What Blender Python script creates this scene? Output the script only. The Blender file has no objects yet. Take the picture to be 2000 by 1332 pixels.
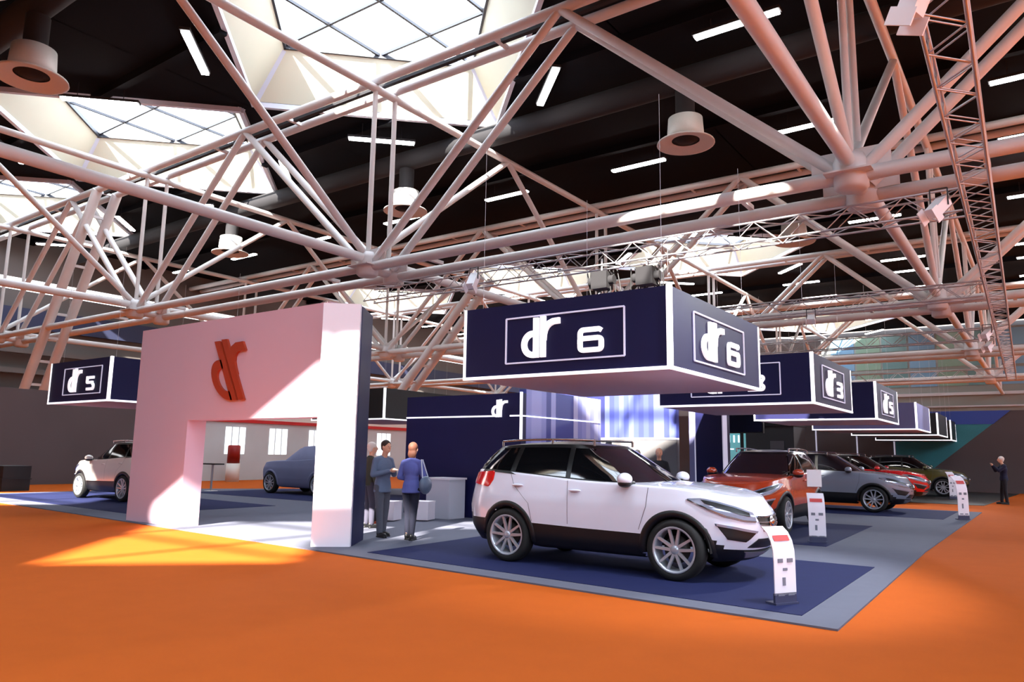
import bpy, math, random
from mathutils import Vector, Matrix
random.seed(7)
R = math.radians
S = bpy.context.scene
COL = S.collection
# ------------------------------------------------------------------ camera
# world X runs along the front of the stand, world Y runs into the hall, metres
F_PX, EYE, YAW = 1450.0, 1.57, R(35.65)
PITCH, ROLL = math.atan(221/1450.0), R(0.9)
cd = bpy.data.cameras.new('camera'); cam = bpy.data.objects.new('camera', cd); COL.objects.link(cam)
cd.sensor_width = 36; cd.lens = F_PX/2000*36; cd.clip_end = 400
_f = Vector((-math.sin(YAW)*math.cos(PITCH), math.cos(YAW)*math.cos(PITCH), math.sin(PITCH)))
_r = Vector((math.cos(YAW), math.sin(YAW), 0)); _u = _r.cross(_f)
CR = _r*math.cos(ROLL)+_u*math.sin(ROLL); CU = -_r*math.sin(ROLL)+_u*math.cos(ROLL)
cam.matrix_world = Matrix(((CR.x, CU.x, -_f.x, 0), (CR.y, CU.y, -_f.y, 0), (CR.z, CU.z, -_f.z, EYE), (0, 0, 0, 1)))
S.camera = cam
def seen(p, m=60):            # used only to leave out fittings the photograph shows nothing of
    d = Vector(p)-Vector((0, 0, EYE)); z = d.dot(_f)
    if z < .5: return False
    x = 1000+F_PX*d.dot(CR)/z; y = 666-F_PX*d.dot(CU)/z
    return -m < x < 2000+m and -m < y < 1332+m
# ------------------------------------------------------------------ light and exposure
S.view_settings.view_transform = 'Standard'; S.view_settings.look = 'None'
S.view_settings.exposure = 0.0; S.view_settings.gamma = 1.0
S.cycles.use_denoising = True; S.cycles.max_bounces = 8; S.cycles.diffuse_bounces = 5; S.cycles.glossy_bounces = 4
S.cycles.sample_clamp_indirect = 6
SKY, SUNP, LAMP, SPOT = 12.0, 42.0, 40.0, 1.2
W = bpy.data.worlds.new('sky'); S.world = W; W.use_nodes = True
bgn = W.node_tree.nodes['Background']; bgn.inputs[0].default_value = (.74, .85, 1, 1); bgn.inputs[1].default_value = SKY
sd = bpy.data.lights.new('sun', 'SUN'); sun = bpy.data.objects.new('sun', sd); COL.objects.link(sun)
sd.energy = SUNP; sd.angle = R(.7); sd.color = (1, .93, .82)
SUN_DIR = Vector((-.443, 1.396, -1.0)).normalized()
sun.rotation_euler = SUN_DIR.to_track_quat('-Z', 'Y').to_euler()
AX = [-3.2, -19.0, -34.7, -50.4]          # lattice columns of the roof structure (X of the lower joints)
BY = [17.7, 34.2, 50.7, 67.2]             # lattice rows (Y of the lower joints)
ZL, ZU, ZR = 8.0, 15.0, 16.2
SKYL = [(a, b) for b in (17.7, 50.7, 83.7) for a in (-19.0, -34.7, -50.4)] + [(a, b) for b in (-15.3,) for a in (-3.2, -19.0, -34.7)] + [(-3.2, 1.2), (12.5, -15.3)]
for (a, b) in SKYL:
    ld = bpy.data.lights.new('skylight_portal', 'AREA'); ld.shape = 'SQUARE'; ld.size = 7.9
    ld.cycles.is_portal = True
    lo = bpy.data.objects.new('skylight_portal', ld); COL.objects.link(lo); lo.location = (a, b, 18.02); lo.rotation_euler = (0, 0, R(45))
# ------------------------------------------------------------------ materials
MATS = {}
def mat(name, col, rough=.6, metal=0, emit=0, ecol=None, noise=0, nscale=20, coat=0, bump=0, spec=.5):
    if name in MATS: return MATS[name]
    m = bpy.data.materials.new(name); m.use_nodes = True; nt = m.node_tree; b = nt.nodes['Principled BSDF']
    c = tuple(((v/255)/12.92 if v/255 <= .04045 else ((v/255+.055)/1.055)**2.4) for v in col)+(1,)
    b.inputs['Base Color'].default_value = c; b.inputs['Roughness'].default_value = rough; b.inputs['Metallic'].default_value = metal
    b.inputs['Specular IOR Level'].default_value = spec
    if coat: b.inputs['Coat Weight'].default_value = coat; b.inputs['Coat Roughness'].default_value = .06
    if emit:
        b.inputs['Emission Color'].default_value = tuple(ecol or (1, 1, 1))+(1,); b.inputs['Emission Strength'].default_value = emit
    tc = nt.nodes.new('ShaderNodeTexCoord'); nz = nt.nodes.new('ShaderNodeTexNoise'); nz.inputs['Scale'].default_value = nscale
    nt.links.new(tc.outputs['Object'], nz.inputs['Vector'])
    if noise:
        mr = nt.nodes.new('ShaderNodeMapRange'); mr.inputs[3].default_value = 1-noise; mr.inputs[4].default_value = 1+noise
        mx = nt.nodes.new('ShaderNodeVectorMath'); mx.operation = 'SCALE'; mx.inputs[0].default_value = c[:3]
        nt.links.new(nz.outputs[0], mr.inputs[0]); nt.links.new(mr.outputs[0], mx.inputs['Scale']); nt.links.new(mx.outputs[0], b.inputs['Base Color'])
    if bump:
        bp = nt.nodes.new('ShaderNodeBump'); bp.inputs['Strength'].default_value = bump; nt.links.new(nz.outputs[0], bp.inputs['Height']); nt.links.new(bp.outputs[0], b.inputs['Normal'])
    MATS[name] = m; return m
def striped(name, cols, axis, period, rough=.5, emit=0, jitter=3.0):
    """vertical slats of a few tones along one object axis"""
    m = mat(name, cols[0], rough); nt = m.node_tree; b = nt.nodes['Principled BSDF']
    tc = nt.nodes.new('ShaderNodeTexCoord'); sp = nt.nodes.new('ShaderNodeSeparateXYZ'); nt.links.new(tc.outputs['Object'], sp.inputs[0])
    mu = nt.nodes.new('ShaderNodeMath'); mu.operation = 'MULTIPLY'; mu.inputs[1].default_value = 1/period; nt.links.new(sp.outputs[axis], mu.inputs[0])
    fl = nt.nodes.new('ShaderNodeMath'); fl.operation = 'FLOOR'; nt.links.new(mu.outputs[0], fl.inputs[0])
    wn = nt.nodes.new('ShaderNodeTexWhiteNoise'); wn.noise_dimensions = '1D'; nt.links.new(fl.outputs[0], wn.inputs['W'])
    cr = nt.nodes.new('ShaderNodeValToRGB'); cr.color_ramp.interpolation = 'CONSTANT'
    e = cr.color_ramp.elements
    while len(e) < len(cols): e.new(.5)
    for i, cc in enumerate(cols):
        e[i].position = i/len(cols); e[i].color = tuple(((v/255+.055)/1.055)**2.4 if v > 10 else v/255/12.92 for v in cc)+(1,)
    nt.links.new(wn.outputs[0], cr.inputs[0]); nt.links.new(cr.outputs[0], b.inputs['Base Color'])
    return m
M_CARPET = mat('orange_carpet', (178, 83, 22), .95, noise=.06, nscale=3, spec=.1)
M_GREY = mat('grey_carpet', (96, 98, 112), .9, noise=.06, nscale=4, spec=.15)
M_PAD = mat('navy_carpet', (27, 33, 72), .9, noise=.08, nscale=5, spec=.15)
M_TUBE = mat('tube_paint', (202, 200, 200), .45, noise=.06, nscale=2)
M_ALU = mat('aluminium', (190, 188, 192), .35, metal=.7, noise=.05)
M_ROOF = mat('roof_deck', (14, 15, 20), .95, noise=.15, spec=.1, nscale=1)
M_DUCT = mat('duct_metal', (30, 29, 33), .9, noise=.1)
M_SKYP = mat('skylight_panel', (196, 192, 172), .7, noise=.05, nscale=.6)
M_BAR = mat('glazing_bar', (190, 192, 205), .5)
M_DBAR = mat('dark_bar', (40, 42, 50), .5)
M_WHITE = mat('white_panel', (236, 230, 240), .5, noise=.015, nscale=1)
M_PINKW = mat('pale_pink_panel', (205, 172, 188), .5, noise=.02, nscale=1)
M_NAVY = mat('navy_panel', (21, 23, 70), .5, spec=.3, noise=.08, nscale=2)
M_NAVYD = mat('dark_navy_panel', (17, 18, 62), .6, spec=.25, noise=.08, nscale=2)
M_LED = mat('lit_white_edge', (255, 255, 255), .5, emit=1.2, ecol=(.93, .92, 1))
M_LETTER = mat('white_lit_letter', (255, 255, 255), .5, emit=.7, ecol=(.92, .92, 1))
M_OUTL = mat('outline_strip', (190, 188, 215), .5, emit=.35, ecol=(.8, .8, 1))
M_SOFF = mat('canopy_underside', (190, 178, 200), .7)
M_RUST = mat('rust_orange_logo', (160, 52, 16), .5, noise=.05)
M_FLUO = mat('fluorescent_tube', (255, 255, 255), .5, emit=LAMP, ecol=(1, .97, .95))
M_VENT = mat('vent_enamel', (198, 198, 194), .5, noise=.05)
M_BLACK = mat('black_plastic', (18, 18, 20), .45, noise=.1)
M_TYRE = mat('tyre_rubber', (14, 14, 15), .8, noise=.1)
M_RIM = mat('alloy', (178, 182, 192), .3, metal=.45)
M_GLASS = mat('tinted_glass', (9, 10, 13), .06, spec=.8, coat=.5)
M_SATIN = mat('satin_black', (14, 14, 16), .3)
M_CHROME = mat('chrome', (215, 218, 225), .12, metal=1)
M_LENS = mat('headlamp_lens', (165, 175, 200), .12, metal=.5, coat=1)
M_LAMPON = mat('lit_fog_lamp', (255, 255, 255), .3, emit=6, ecol=(1, .97, .9))
M_TAIL = mat('tail_lamp_red', (205, 25, 20), .15, coat=1)
M_PLATE = mat('plate', (225, 225, 230), .4)
M_SKIN = mat('skin', (225, 170, 140), .5, noise=.04)
M_WALLD = mat('dark_brown_partition', (84, 74, 76), .8, noise=.1, nscale=.5)
M_HALLW = mat('hall_wall', (98, 92, 90), .85, noise=.08, nscale=.4)
M_RED = mat('red_fascia', (200, 20, 25), .5)
M_CREAM = mat('cream_fascia', (226, 220, 212), .6)
M_TEAL = mat('teal_panel', (52, 128, 138), .5, noise=.1)
M_TEALL = mat('pale_teal_panel', (120, 168, 170), .5, noise=.1)
M_BLUE = mat('blue_panel', (52, 78, 160), .5, noise=.1)
# ------------------------------------------------------------------ mesh helpers
class MB:
    def __init__(s): s.v = []; s.f = []; s.sm = []; s.mi = []; s.m = 0
    def add(s, vs, fs, smooth=False):
        o = len(s.v); s.v += [tuple(v) for v in vs]
        for f in fs: s.f.append([i+o for i in f]); s.sm.append(smooth); s.mi.append(s.m)
    def box(s, x0, x1, y0, y1, z0, z1, M=None):
        vs = [Vector((x, y, z)) for z in (z0, z1) for y in (y0, y1) for x in (x0, x1)]
        if M: vs = [M @ v for v in vs]
        s.add(vs, [(0, 2, 3, 1), (4, 5, 7, 6), (0, 1, 5, 4), (2, 6, 7, 3), (0, 4, 6, 2), (1, 3, 7, 5)])
    def prism(s, pts, z0, z1):
        n = len(pts); s.add([(x, y, z0) for x, y in pts]+[(x, y, z1) for x, y in pts],
              [tuple(range(n-1, -1, -1)), tuple(range(n, 2*n))]+[(i, (i+1) % n, n+(i+1) % n, n+i) for i in range(n)])
    def tube(s, p0, p1, r, n=12, r1=None, cap=True):
        p0 = Vector(p0); p1 = Vector(p1); d = (p1-p0).normalized(); r1 = r if r1 is None else r1
        x = d.orthogonal().normalized(); y = d.cross(x)
        vs = []
        for p, q in ((p0, r), (p1, r1)):
            for i in range(n):
                t = 2*math.pi*i/n; vs.append(p+x*math.cos(t)*q+y*math.sin(t)*q)
        s.add(vs, [(i, (i+1) % n, n+(i+1) % n, n+i) for i in range(n)], True)
        if cap: s.add(vs, [tuple(range(n-1, -1, -1)), tuple(range(n, 2*n))])
    def beam(s, p0, p1, w, h):
        p0 = Vector(p0); p1 = Vector(p1); d = (p1-p0).normalized(); up = Vector((0, 0, 1)) if abs(d.z) < .95 else Vector((1, 0, 0))
        x = d.cross(up).normalized()*w/2; y = x.cross(d).normalized()*h/2
        vs = [p+a*x+b*y for p in (p0, p1) for a, b in ((-1, -1), (1, -1), (1, 1), (-1, 1))]
        s.add(vs, [(0, 1, 2, 3), (7, 6, 5, 4), (0, 4, 5, 1), (1, 5, 6, 2), (2, 6, 7, 3), (3, 7, 4, 0)])
    def ell(s, c, r, n=16, m=10, M=None):
        vs = []; fs = []
        for j in range(m+1):
            ph = math.pi*j/m
            for i in range(n):
                t = 2*math.pi*i/n; v = Vector((c[0]+r[0]*math.sin(ph)*math.cos(t), c[1]+r[1]*math.sin(ph)*math.sin(t), c[2]+r[2]*math.cos(ph)))
                vs.append(M @ v if M else v)
        for j in range(m):
            for i in range(n): fs.append((j*n+i, (j+1)*n+i, (j+1)*n+(i+1) % n, j*n+(i+1) % n))
        s.add(vs, fs, True)
    def lathe(s, prof, c=(0, 0, 0), axis='z', n=32, M=None):
        vs = []
        for (r, h) in prof:
            for i in range(n):
                t = 2*math.pi*i/n; a, b = r*math.cos(t), r*math.sin(t)
                v = Vector((a, b, h)) if axis == 'z' else Vector((a, h, b))
                v = v+Vector(c); vs.append(M @ v if M else v)
        k = len(prof); s.add(vs, [(j*n+i, j*n+(i+1) % n, (j+1)*n+(i+1) % n, (j+1)*n+i) for j in range(k-1) for i in range(n)], True)
    def grid(s, rows, closed=False, smooth=True):
        n = len(rows[0]); vs = [p for r in rows for p in r]; fs = []
        for j in range(len(rows)-1):
            for i in range(n if closed else n-1):
                fs.append((j*n+i, j*n+(i+1) % n, (j+1)*n+(i+1) % n, (j+1)*n+i))
        s.add(vs, fs, smooth)
    def build(s, name, m, parent=None, loc=None):
        me = bpy.data.meshes.new(name); me.from_pydata(s.v, [], s.f)
        ms = m if isinstance(m, (list, tuple)) else [m]
        for q in ms: me.materials.append(q)
        me.polygons.foreach_set('use_smooth', s.sm)
        if len(ms) > 1: me.polygons.foreach_set('material_index', s.mi)
        me.update(); o = bpy.data.objects.new(name, me); COL.objects.link(o)
        if parent: o.parent = parent
        if loc: o.location = loc
        return o
def tag(o, label=None, cat=None, group=None, kind=None):
    if label: o['label'] = label
    if cat: o['category'] = cat
    if group: o['group'] = group
    if kind: o['kind'] = kind
    return o
def thing(name, label, cat, loc=(0, 0, 0), rz=0, group=None):
    o = bpy.data.objects.new(name, None); COL.objects.link(o); o.location = loc; o.rotation_euler = (0, 0, rz); o.empty_display_size = .2
    return tag(o, label, cat, group)
def one(name, m, fn, parent=None, loc=None):
    b = MB(); fn(b); return b.build(name, m, parent, loc)
ORD = ['first', 'second', 'third', 'fourth', 'fifth', 'sixth', 'seventh', 'eighth', 'ninth', 'tenth', 'eleventh', 'twelfth', 'thirteenth', 'fourteenth', 'fifteenth', 'sixteenth']
# ------------------------------------------------------------------ stroke lettering (dr logo and digits)
def stroke(b, pts, w, T, d0, d1, closed=False):
    """flat ribbon of width w along pts (2-D), T maps (u, v, depth) to space"""
    n = len(pts); P = [Vector(p) for p in pts]; L = []; Rr = []
    for i in range(n):
        if closed: a, c = P[(i-1) % n], P[(i+1) % n]
        else: a, c = P[max(i-1, 0)], P[min(i+1, n-1)]
        t = (c-a).normalized(); nn = Vector((-t.y, t.x))
        L.append(P[i]+nn*w/2); Rr.append(P[i]-nn*w/2)
    vs = []
    for i in range(n): vs += [T(L[i].x, L[i].y, d1), T(Rr[i].x, Rr[i].y, d1), T(L[i].x, L[i].y, d0), T(Rr[i].x, Rr[i].y, d0)]
    fs = []
    for i in range(n if closed else n-1):
        j = (i+1) % n; a, c = 4*i, 4*j
        fs += [(a, a+1, c+1, c), (a+2, c+2, c+3, a+3), (a, c, c+2, a+2), (a+1, a+3, c+3, c+1)]
    if not closed: fs += [(0, 2, 3, 1), (4*n-4, 4*n-3, 4*n-1, 4*n-2)]
    b.add(vs, fs)
def arc(cx, cy, rx, ry, a0, a1, n=14): return [(cx+rx*math.cos(R(a0+(a1-a0)*i/n)), cy+ry*math.sin(R(a0+(a1-a0)*i/n))) for i in range(n+1)]
def logo_dr(b, T, d0, d1, h=1.0):
    """lower-case dr: bowl, two tall stems with a thin gap, curved arm. unit height, width about 1"""
    w = .15*h
    bowl = [(.40*h, .605*h)]+arc(.33*h, .34*h, .255*h, .265*h, 90, 270, 16)+[(.40*h, .075*h)]
    stroke(b, bowl, w, T, d0, d1)
    stroke(b, [(.43*h, 0), (.43*h, 1.0*h)], w, T, d0, d1)
    stroke(b, [(.635*h, 0), (.635*h, 1.02*h)], w, T, d0, d1)
    stroke(b, [(x*h, y*h) for x, y in ((.65, .42), (.66, .55), (.685, .66), (.74, .755), (.82, .825), (.93, .868), (1.12, .875))], w, T, d0, d1+.002)
def rrect(x0, x1, y0, y1, r, n=5):
    p = []
    for cx, cy, a in ((x1-r, y1-r, 0), (x0+r, y1-r, 90), (x0+r, y0+r, 180), (x1-r, y0+r, 270)): p += arc(cx, cy, r, r, a, a+90, n)
    return p
def digit(b, ch, T, d0, d1, h, w):
    t = .19*h; x0, x1, y0, y1, ym = t/2, w-t/2, t/2, h-t/2, h*.56
    if ch == '6':
        stroke(b, rrect(x0, x1, y0, ym, .13*h), t, T, d0, d1, True)
        stroke(b, [(x0, ym-.2*h)]+arc(x0+.16*h, y1-.16*h, .16*h, .16*h, 180, 90, 6)+[(x1-.08*h, y1), (x1, y1-.06*h)], t, T, d0, d1)
    elif ch == '3':
        stroke(b, [(x0, y1), (x1-.14*h, y1)]+arc(x1-.13*h, y1-.13*h, .13*h, .13*h, 85, -60, 8)+[(x1-.12*h, h*.52), (x0+.1*h, h*.52)], t, T, d0, d1)
        stroke(b, [(x0+.1*h, h*.52), (x1-.12*h, h*.52)]+arc(x1-.13*h, y0+.14*h, .13*h, .14*h, 80, -90, 8)+[(x0, y0)], t, T, d0, d1)
    elif ch == '5':
        stroke(b, [(x1, y1), (x0, y1)], t, T, d0, d1)
        stroke(b, [(x0, h-.001), (x0, h*.53)], t, T, d0, d1)
        stroke(b, [(x0, h*.56), (x1-.14*h, h*.56)]+arc(x1-.14*h, y0+.17*h, .14*h, .17*h, 88, -88, 8)+[(x0, y0)], t, T, d0, d1)
# ------------------------------------------------------------------ ground
def st(name, m, fn, parent=None): return tag(one(name, m, fn, parent), kind='structure') if not parent else one(name, m, fn, parent)
st('floor', M_CARPET, lambda b: b.add([(-59, -42, 0), (36, -42, 0), (36, 94, 0), (-59, 94, 0)], [(0, 1, 2, 3)]))
FR = lambda a: 7.6+(-1.7-a)*.065          # front edge line of the stand
g = one('stand_carpet', M_GREY, lambda b: b.prism([(-1.70, FR(-1.7)), (-1.85, 15), (-1.80, 27.6), (-20.5, 27.6), (-28.5, 16), (-28.5, 9.2), (-20, FR(-20)-.05)], .001, .020))
tag(g, 'grey carpeted platform of the car stand, bordered by orange carpet', 'carpet')
def pad(pts, label): tag(one('navy_carpet_pad', M_PAD, lambda b: b.prism(pts, .0205, .026)), label, 'carpet', 'navy pads under the display cars')
pad([(-2.12, 7.99), (-2.18, 12.2), (-8.9, 12.2), (-8.75, 8.42)], 'dark navy carpet pad under the large white car in front')
pad([(-3.35, 14.4), (-3.5, 19.6), (-8.9, 19.6), (-8.9, 14.4)], 'dark navy carpet pad under the orange car')
pad([(-2.41, 23.3), (-2.4, 27.3), (-9, 27.3), (-9, 23.3)], 'dark navy carpet pad under the silver car')
pad([(-28, 9.9), (-17.9, 9.45), (-17.9, 13.6), (-28, 14.2)], 'dark navy carpet pad under the white car behind the portal')
pad([(-25.5, 15.6), (-17.5, 15.6), (-17.5, 20.2), (-25.5, 20.2)], 'dark navy carpet pad under the covered grey car')
tag(one('black_carpet', M_BLACK, lambda b: b.prism([(-2.0, 32), (-1.3, 45.6), (-20, 45.6), (-20, 32)], .001, .012)), 'black carpet of the next stand, beyond the silver car', 'carpet')
# ------------------------------------------------------------------ hall shell
def hall_roof(b):
    hx, hy, s = 7.85, 8.25, 7.35
    for i in range(-4, 3):
        for j in range(-4, 5):
            cx, cy = -19+15.75*i, 17.7+16.5*j
            z0, z1 = ZR, ZR+.35
            if any(abs(cx-a) < 1 and abs(cy-q) < 1 for a, q in SKYL):
                c = [(cx+s, cy), (cx, cy+s), (cx-s, cy), (cx, cy-s)]
                o = [(cx+hx+.05, cy), (cx+hx+.05, cy+hy+.01), (cx, cy+hy+.01), (cx-hx-.05, cy+hy+.01), (cx-hx-.05, cy), (cx-hx-.05, cy-hy-.01), (cx, cy-hy-.01), (cx+hx+.05, cy-hy-.01)]
                for k in range(4):
                    p = [c[k], o[2*k], o[2*k+1], o[(2*k+2) % 8], c[(k+1) % 4]]
                    b.prism(p, z0, z1)
            else: b.box(cx-hx-.05, cx+hx+.05, cy-hy-.01, cy+hy+.01, z0, z1)
st('ceiling', M_ROOF, hall_roof)
hw = st('wall_left', M_HALLW, lambda b: (b.box(-59, -58.3, -42, 94, 0, 12.5), b.box(-59, -58.3, -42, 94, 13.4, 16.5)))
M_CLER = mat('clerestory_light', (255, 255, 255), .5, emit=3.0, ecol=(.95, .98, 1))
tag(one('window_1', M_CLER, lambda b: [b.box(-58.95, -58.5, -42+4*k, -42+4*k+3.7, 12.5, 13.4) for k in range(34)]), kind='structure')
st('wall_far', M_HALLW, lambda b: b.box(-59, 36, 92.5, 93, 0, 16.5))
st('wall_right', M_HALLW, lambda b: b.box(35, 36, -42, 94, 0, 16.5))
st('wall_back', M_HALLW, lambda b: b.box(-59, 36, -42, -41.5, 0, 16.5))
# dark roof purlins
for k, y in enumerate([-4, 5.2, 13.5, 21.9, 30.1, 38.4, 46.6, 54.9, 63.1, 71.3]):
    def pf(b, y=y):
        xs = sorted([-59]+[35])
        cuts = [(a, c) for a, c in SKYL if abs(y-c) < 7.3]
        segs = [(-58.3, 35)]
        for a, c in cuts:
            h = 7.45-abs(y-c); ns = []
            for s0, s1 in segs:
                if a-h > s0 and a+h < s1: ns += [(s0, a-h), (a+h, s1)]
                elif a-h <= s0 < a+h: ns.append((a+h, s1))
                elif a-h < s1 <= a+h: ns.append((s0, a-h))
                else: ns.append((s0, s1))
            segs = ns
        for s0, s1 in segs:
            if s1-s0 > .2: b.box(s0, s1, y-.15, y+.15, ZR-.35, ZR)
    tag(one('ceiling_beam', M_ROOF, pf), kind='structure')
# skylight funnels
def skylight(a, b_, words):
    t = thing('skylight', words, 'skylight', (a, b_, ZR), 0, 'diamond skylights in the dark roof')
    s0, s1, h = 7.4, 5.6, 1.85
    c0 = [(s0, 0), (0, s0), (-s0, 0), (0, -s0)]; c1 = [(s1, 0), (0, s1), (-s1, 0), (0, -s1)]
    for k in range(4):
        def fn(b, k=k):
            k2 = (k+1) % 4; n = 8
            for q in range(n):
                u0, u1 = q/n, (q+1)/n
                L = lambda c, u: (c[k][0]*(1-u)+c[k2][0]*u, c[k][1]*(1-u)+c[k2][1]*u)
                p = [L(c0, u0)+(0,), L(c0, u1)+(0,), L(c1, u1)+(h,), L(c1, u0)+(h,)]
                out = [(x*1.012, y*1.012, z+.05) for x, y, z in p]
                b.add(p+out, [(3, 2, 1, 0), (4, 5, 6, 7), (0, 1, 5, 4), (1, 2, 6, 5), (2, 3, 7, 6), (3, 0, 4, 7)])
        one('reflector_panel', M_SKYP, fn, t)
        one('corner_rib', M_BAR, lambda b, k=k: b.beam(c0[k]+(-.05,), c1[k]+(h-.02,), .35, .1), t)
    one('rim', M_BAR, lambda b: [b.beam(c0[k]+(-.1,), c0[(k+1) % 4]+(-.1,), .18, .22) for k in range(4)], t)
    def bars(b):
        for k in range(4): b.beam(c1[k]+(h+.1,), c1[(k+1) % 4]+(h+.1,), .2, .2)
        for q in (-.5, 0, .5):
            x = s1*q
            b.beam((x-(s1*(1-abs(q)))*0-0, -(s1-abs(x)), h+.15), (x, s1-abs(x), h+.15), .1, .12)
            b.beam((-(s1-abs(x)), x, h+.18), (s1-abs(x), x, h+.18), .1, .12)
    one('glazing_bars', M_DBAR, bars, t)
    if (a, b_) == (-3.2, -15.3):       # unseen sheets added here to keep sun off the couple and pillar foot
        q4 = lambda s0, s1, d0, d1: [((s-d)/2, (s+d)/2) for s, d in ((s0, d0), (s1, d0), (s1, d1), (s0, d1))]
        for r4 in ((2.3, 5.65, -5.65, 1.2), (-.5, 2.3, -5.65, -1.5)): one('added_sun_blocker', M_DBAR, lambda b: b.prism(q4(*r4), h+.02, h+.06), t)
    return t
LBL = {(-19.0, 17.7): 'large bright diamond skylight at the top centre, nearest the camera', (-34.7, 17.7): 'bright diamond skylight at upper left, next beyond the nearest one',
       (-50.4, 17.7): 'diamond skylight at the far left edge below the long pink tube', (-19.0, 50.7): 'distant skylight above the canopy marked 3, beyond the pink double tubes',
       (-34.7, 50.7): 'distant skylight above the left end of the canopy marked 6', (-50.4, 50.7): 'distant skylight just right of the portal top',
       (-19.0, 83.7): 'farthest small skylight over the far right canopies', (-34.7, 83.7): 'farthest skylight row, low behind the canopy marked 6', (-50.4, 83.7): 'farthest skylight low behind the portal'}
for (a, b_) in SKYL:
    if (a, b_) in LBL: skylight(a, b_, LBL[(a, b_)])
    else:
        t = skylight(a, b_, 'diamond roof skylight above and behind the camera at %d by %d metres' % (a, b_))
# ------------------------------------------------------------------ tubular roof trusses
ROWN = ['nearest', 'second', 'third', 'farthest']
def joint(b, x, y, z):
    b.lathe([(.0, -.36), (.30, -.35), (.38, -.28), (.38, .30), (.30, .50), (0, .52)], (x, y, z), n=16)
def cross_truss(y, jn):
    t = thing('roof_truss', 'twin-plane tubular steel truss crossing the hall, %s from the camera' % ROWN[jn], 'truss', (0, y, 0), 0, 'tubular trusses crossing the hall')
    nodes = [x for x in (28.2, 12.5)]+AX; ups = [20.4, 4.65, -11.1, -26.9, -42.6]
    for dy in (0, 1.0):
        one('bottom_chord', M_TUBE, lambda b: b.tube((34.9, dy*1.3, ZL-.12*dy), (-58.2, dy*1.3, ZL-.12*dy), .17), t)
        one('top_chord', M_TUBE, lambda b: b.tube((34.9, dy, ZU), (-58.2, dy, ZU), .17), t)
        for x in nodes:
            for u in ups:
                if abs(abs(u-x)-7.9) < .6:
                    one('diagonal', M_TUBE, lambda b: b.tube((x+(.25 if u > x else -.25), dy, ZL+.1), (u, dy, ZU), .14), t)
            one('vertical', M_TUBE, lambda b: b.tube((x, dy, ZL), (x, dy, ZU), .09), t)
    for x in nodes: one('joint', M_TUBE, lambda b: (joint(b, x, 0, ZL), joint(b, x, 1.3, ZL-.1), b.tube((x, 0, ZL), (x, 1.3, ZL), .2), [b.box(x-.85, x+.85, d_-.02, d_+.02, ZL-.02, ZL+.62) for d_ in (.0, 1.1)], b.box(x-.5, x+.5, -.5, .5, ZL-.02, ZL+.02)), t)
    for x in nodes+ups:
        z = ZL if x in nodes else ZU
        for q in (-2.6, 2.6): one('tie', M_TUBE, lambda b: b.beam((x+q, 0, z), (x+q, 1, z), .12, .12), t)
    one('cable_tray', M_DUCT, lambda b: (b.box(-58, 34, .42, .58, ZU-.02, ZU+.1), b.box(-58, 34, .45, .55, ZL+.02, ZL+.1)), t)
for jn, y in enumerate(BY): cross_truss(y, jn)
def long_truss(x, words):
    t = thing('roof_truss', words, 'truss', (x, 0, 0), 0, 'tubular trusses running down the hall')
    one('bottom_chord', M_TUBE, lambda b: b.tube((0, 3, ZL+.28), (0, 92, ZL+.28), .17), t)
    one('top_chord', M_TUBE, lambda b: b.tube((0, 3, ZU-.3), (0, 92, ZU-.3), .15), t)
    for y in [1.2]+BY+[83.7]:
        for u in (y-8.25, y+8.25):
            if u > 3 and u < 92: one('diagonal', M_TUBE, lambda b: b.tube((0, y, ZL+.3), (0, u, ZU-.3), .13), t)
for x, w_ in zip(AX, ['tubular truss running down the hall above the canopies on the right', 'tubular truss running down the hall over the portal, through the centre joint', 'tubular truss running down the hall on the left, second from the side wall', 'tubular truss running down the hall on the far left']): long_truss(x, w_)
# twin raking legs
def legs(top, bot, dy, words):
    t = thing('raking_leg', words, 'column', bot, 0, 'raking twin-tube legs of the roof'); T0 = Vector(top)-Vector(bot)
    for q in (0, dy): one('leg_tube', M_TUBE, lambda b: b.tube((0, q, 0), (T0.x, T0.y+q, T0.z), .25), t)
    for k in range(1, 12):
        p = T0*(k/12); one('rung', M_TUBE, lambda b: b.beam((p.x, p.y, p.z), (p.x, p.y+dy, p.z), .1, .14), t)
legs((-39.7, 17.7, 15), (-48.8, 17.7, 0), 1.0, 'raking twin-tube leg with rungs at far left, glowing orange low down')
legs((-26.9, 34.2, 12), (-38.3, 34.2, 0), 1.0, 'raking twin-tube leg with rungs behind the talking couple')
# ------------------------------------------------------------------ ducts, vents, lights under the roof
for k, (y, w_) in enumerate([(8.8, 'dark round air duct nearest the camera at upper left'), (24.6, 'dark round air duct crossing behind the nearest truss'), (39.6, 'dark round air duct crossing behind the second truss')]):
    tag(one('air_duct', M_DUCT, lambda b: b.tube((-58, 0, 0), (34, 0, 0), .46, 20), loc=(0, y, 15.42)), w_, 'duct', 'air ducts under the roof')
def vent(x, y, w_):
    t = thing('ceiling_vent', w_, 'vent', (x, y, 12.97), 0, 'round air vents below the ducts')
    one('drum', M_VENT, lambda b: b.lathe([(0, .95), (.62, .9), (.66, .3), (.62, .12), (.55, .1)], n=32), t)
    one('flange', M_VENT, lambda b: b.lathe([(.55, .1), (.62, .12), (1.02, -.02), (1.04, -.08), (.98, -.08), (.5, .06)], n=32), t)
    one('core', M_DUCT, lambda b: b.lathe([(0, -.02), (.3, .0), (.32, .08), (.54, .1), (.56, .3), (0, .35)], n=24), t)
    one('neck', M_DUCT, lambda b: b.tube((0, 0, .9), (0, 0, 2.0), .35, 20), t)
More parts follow.
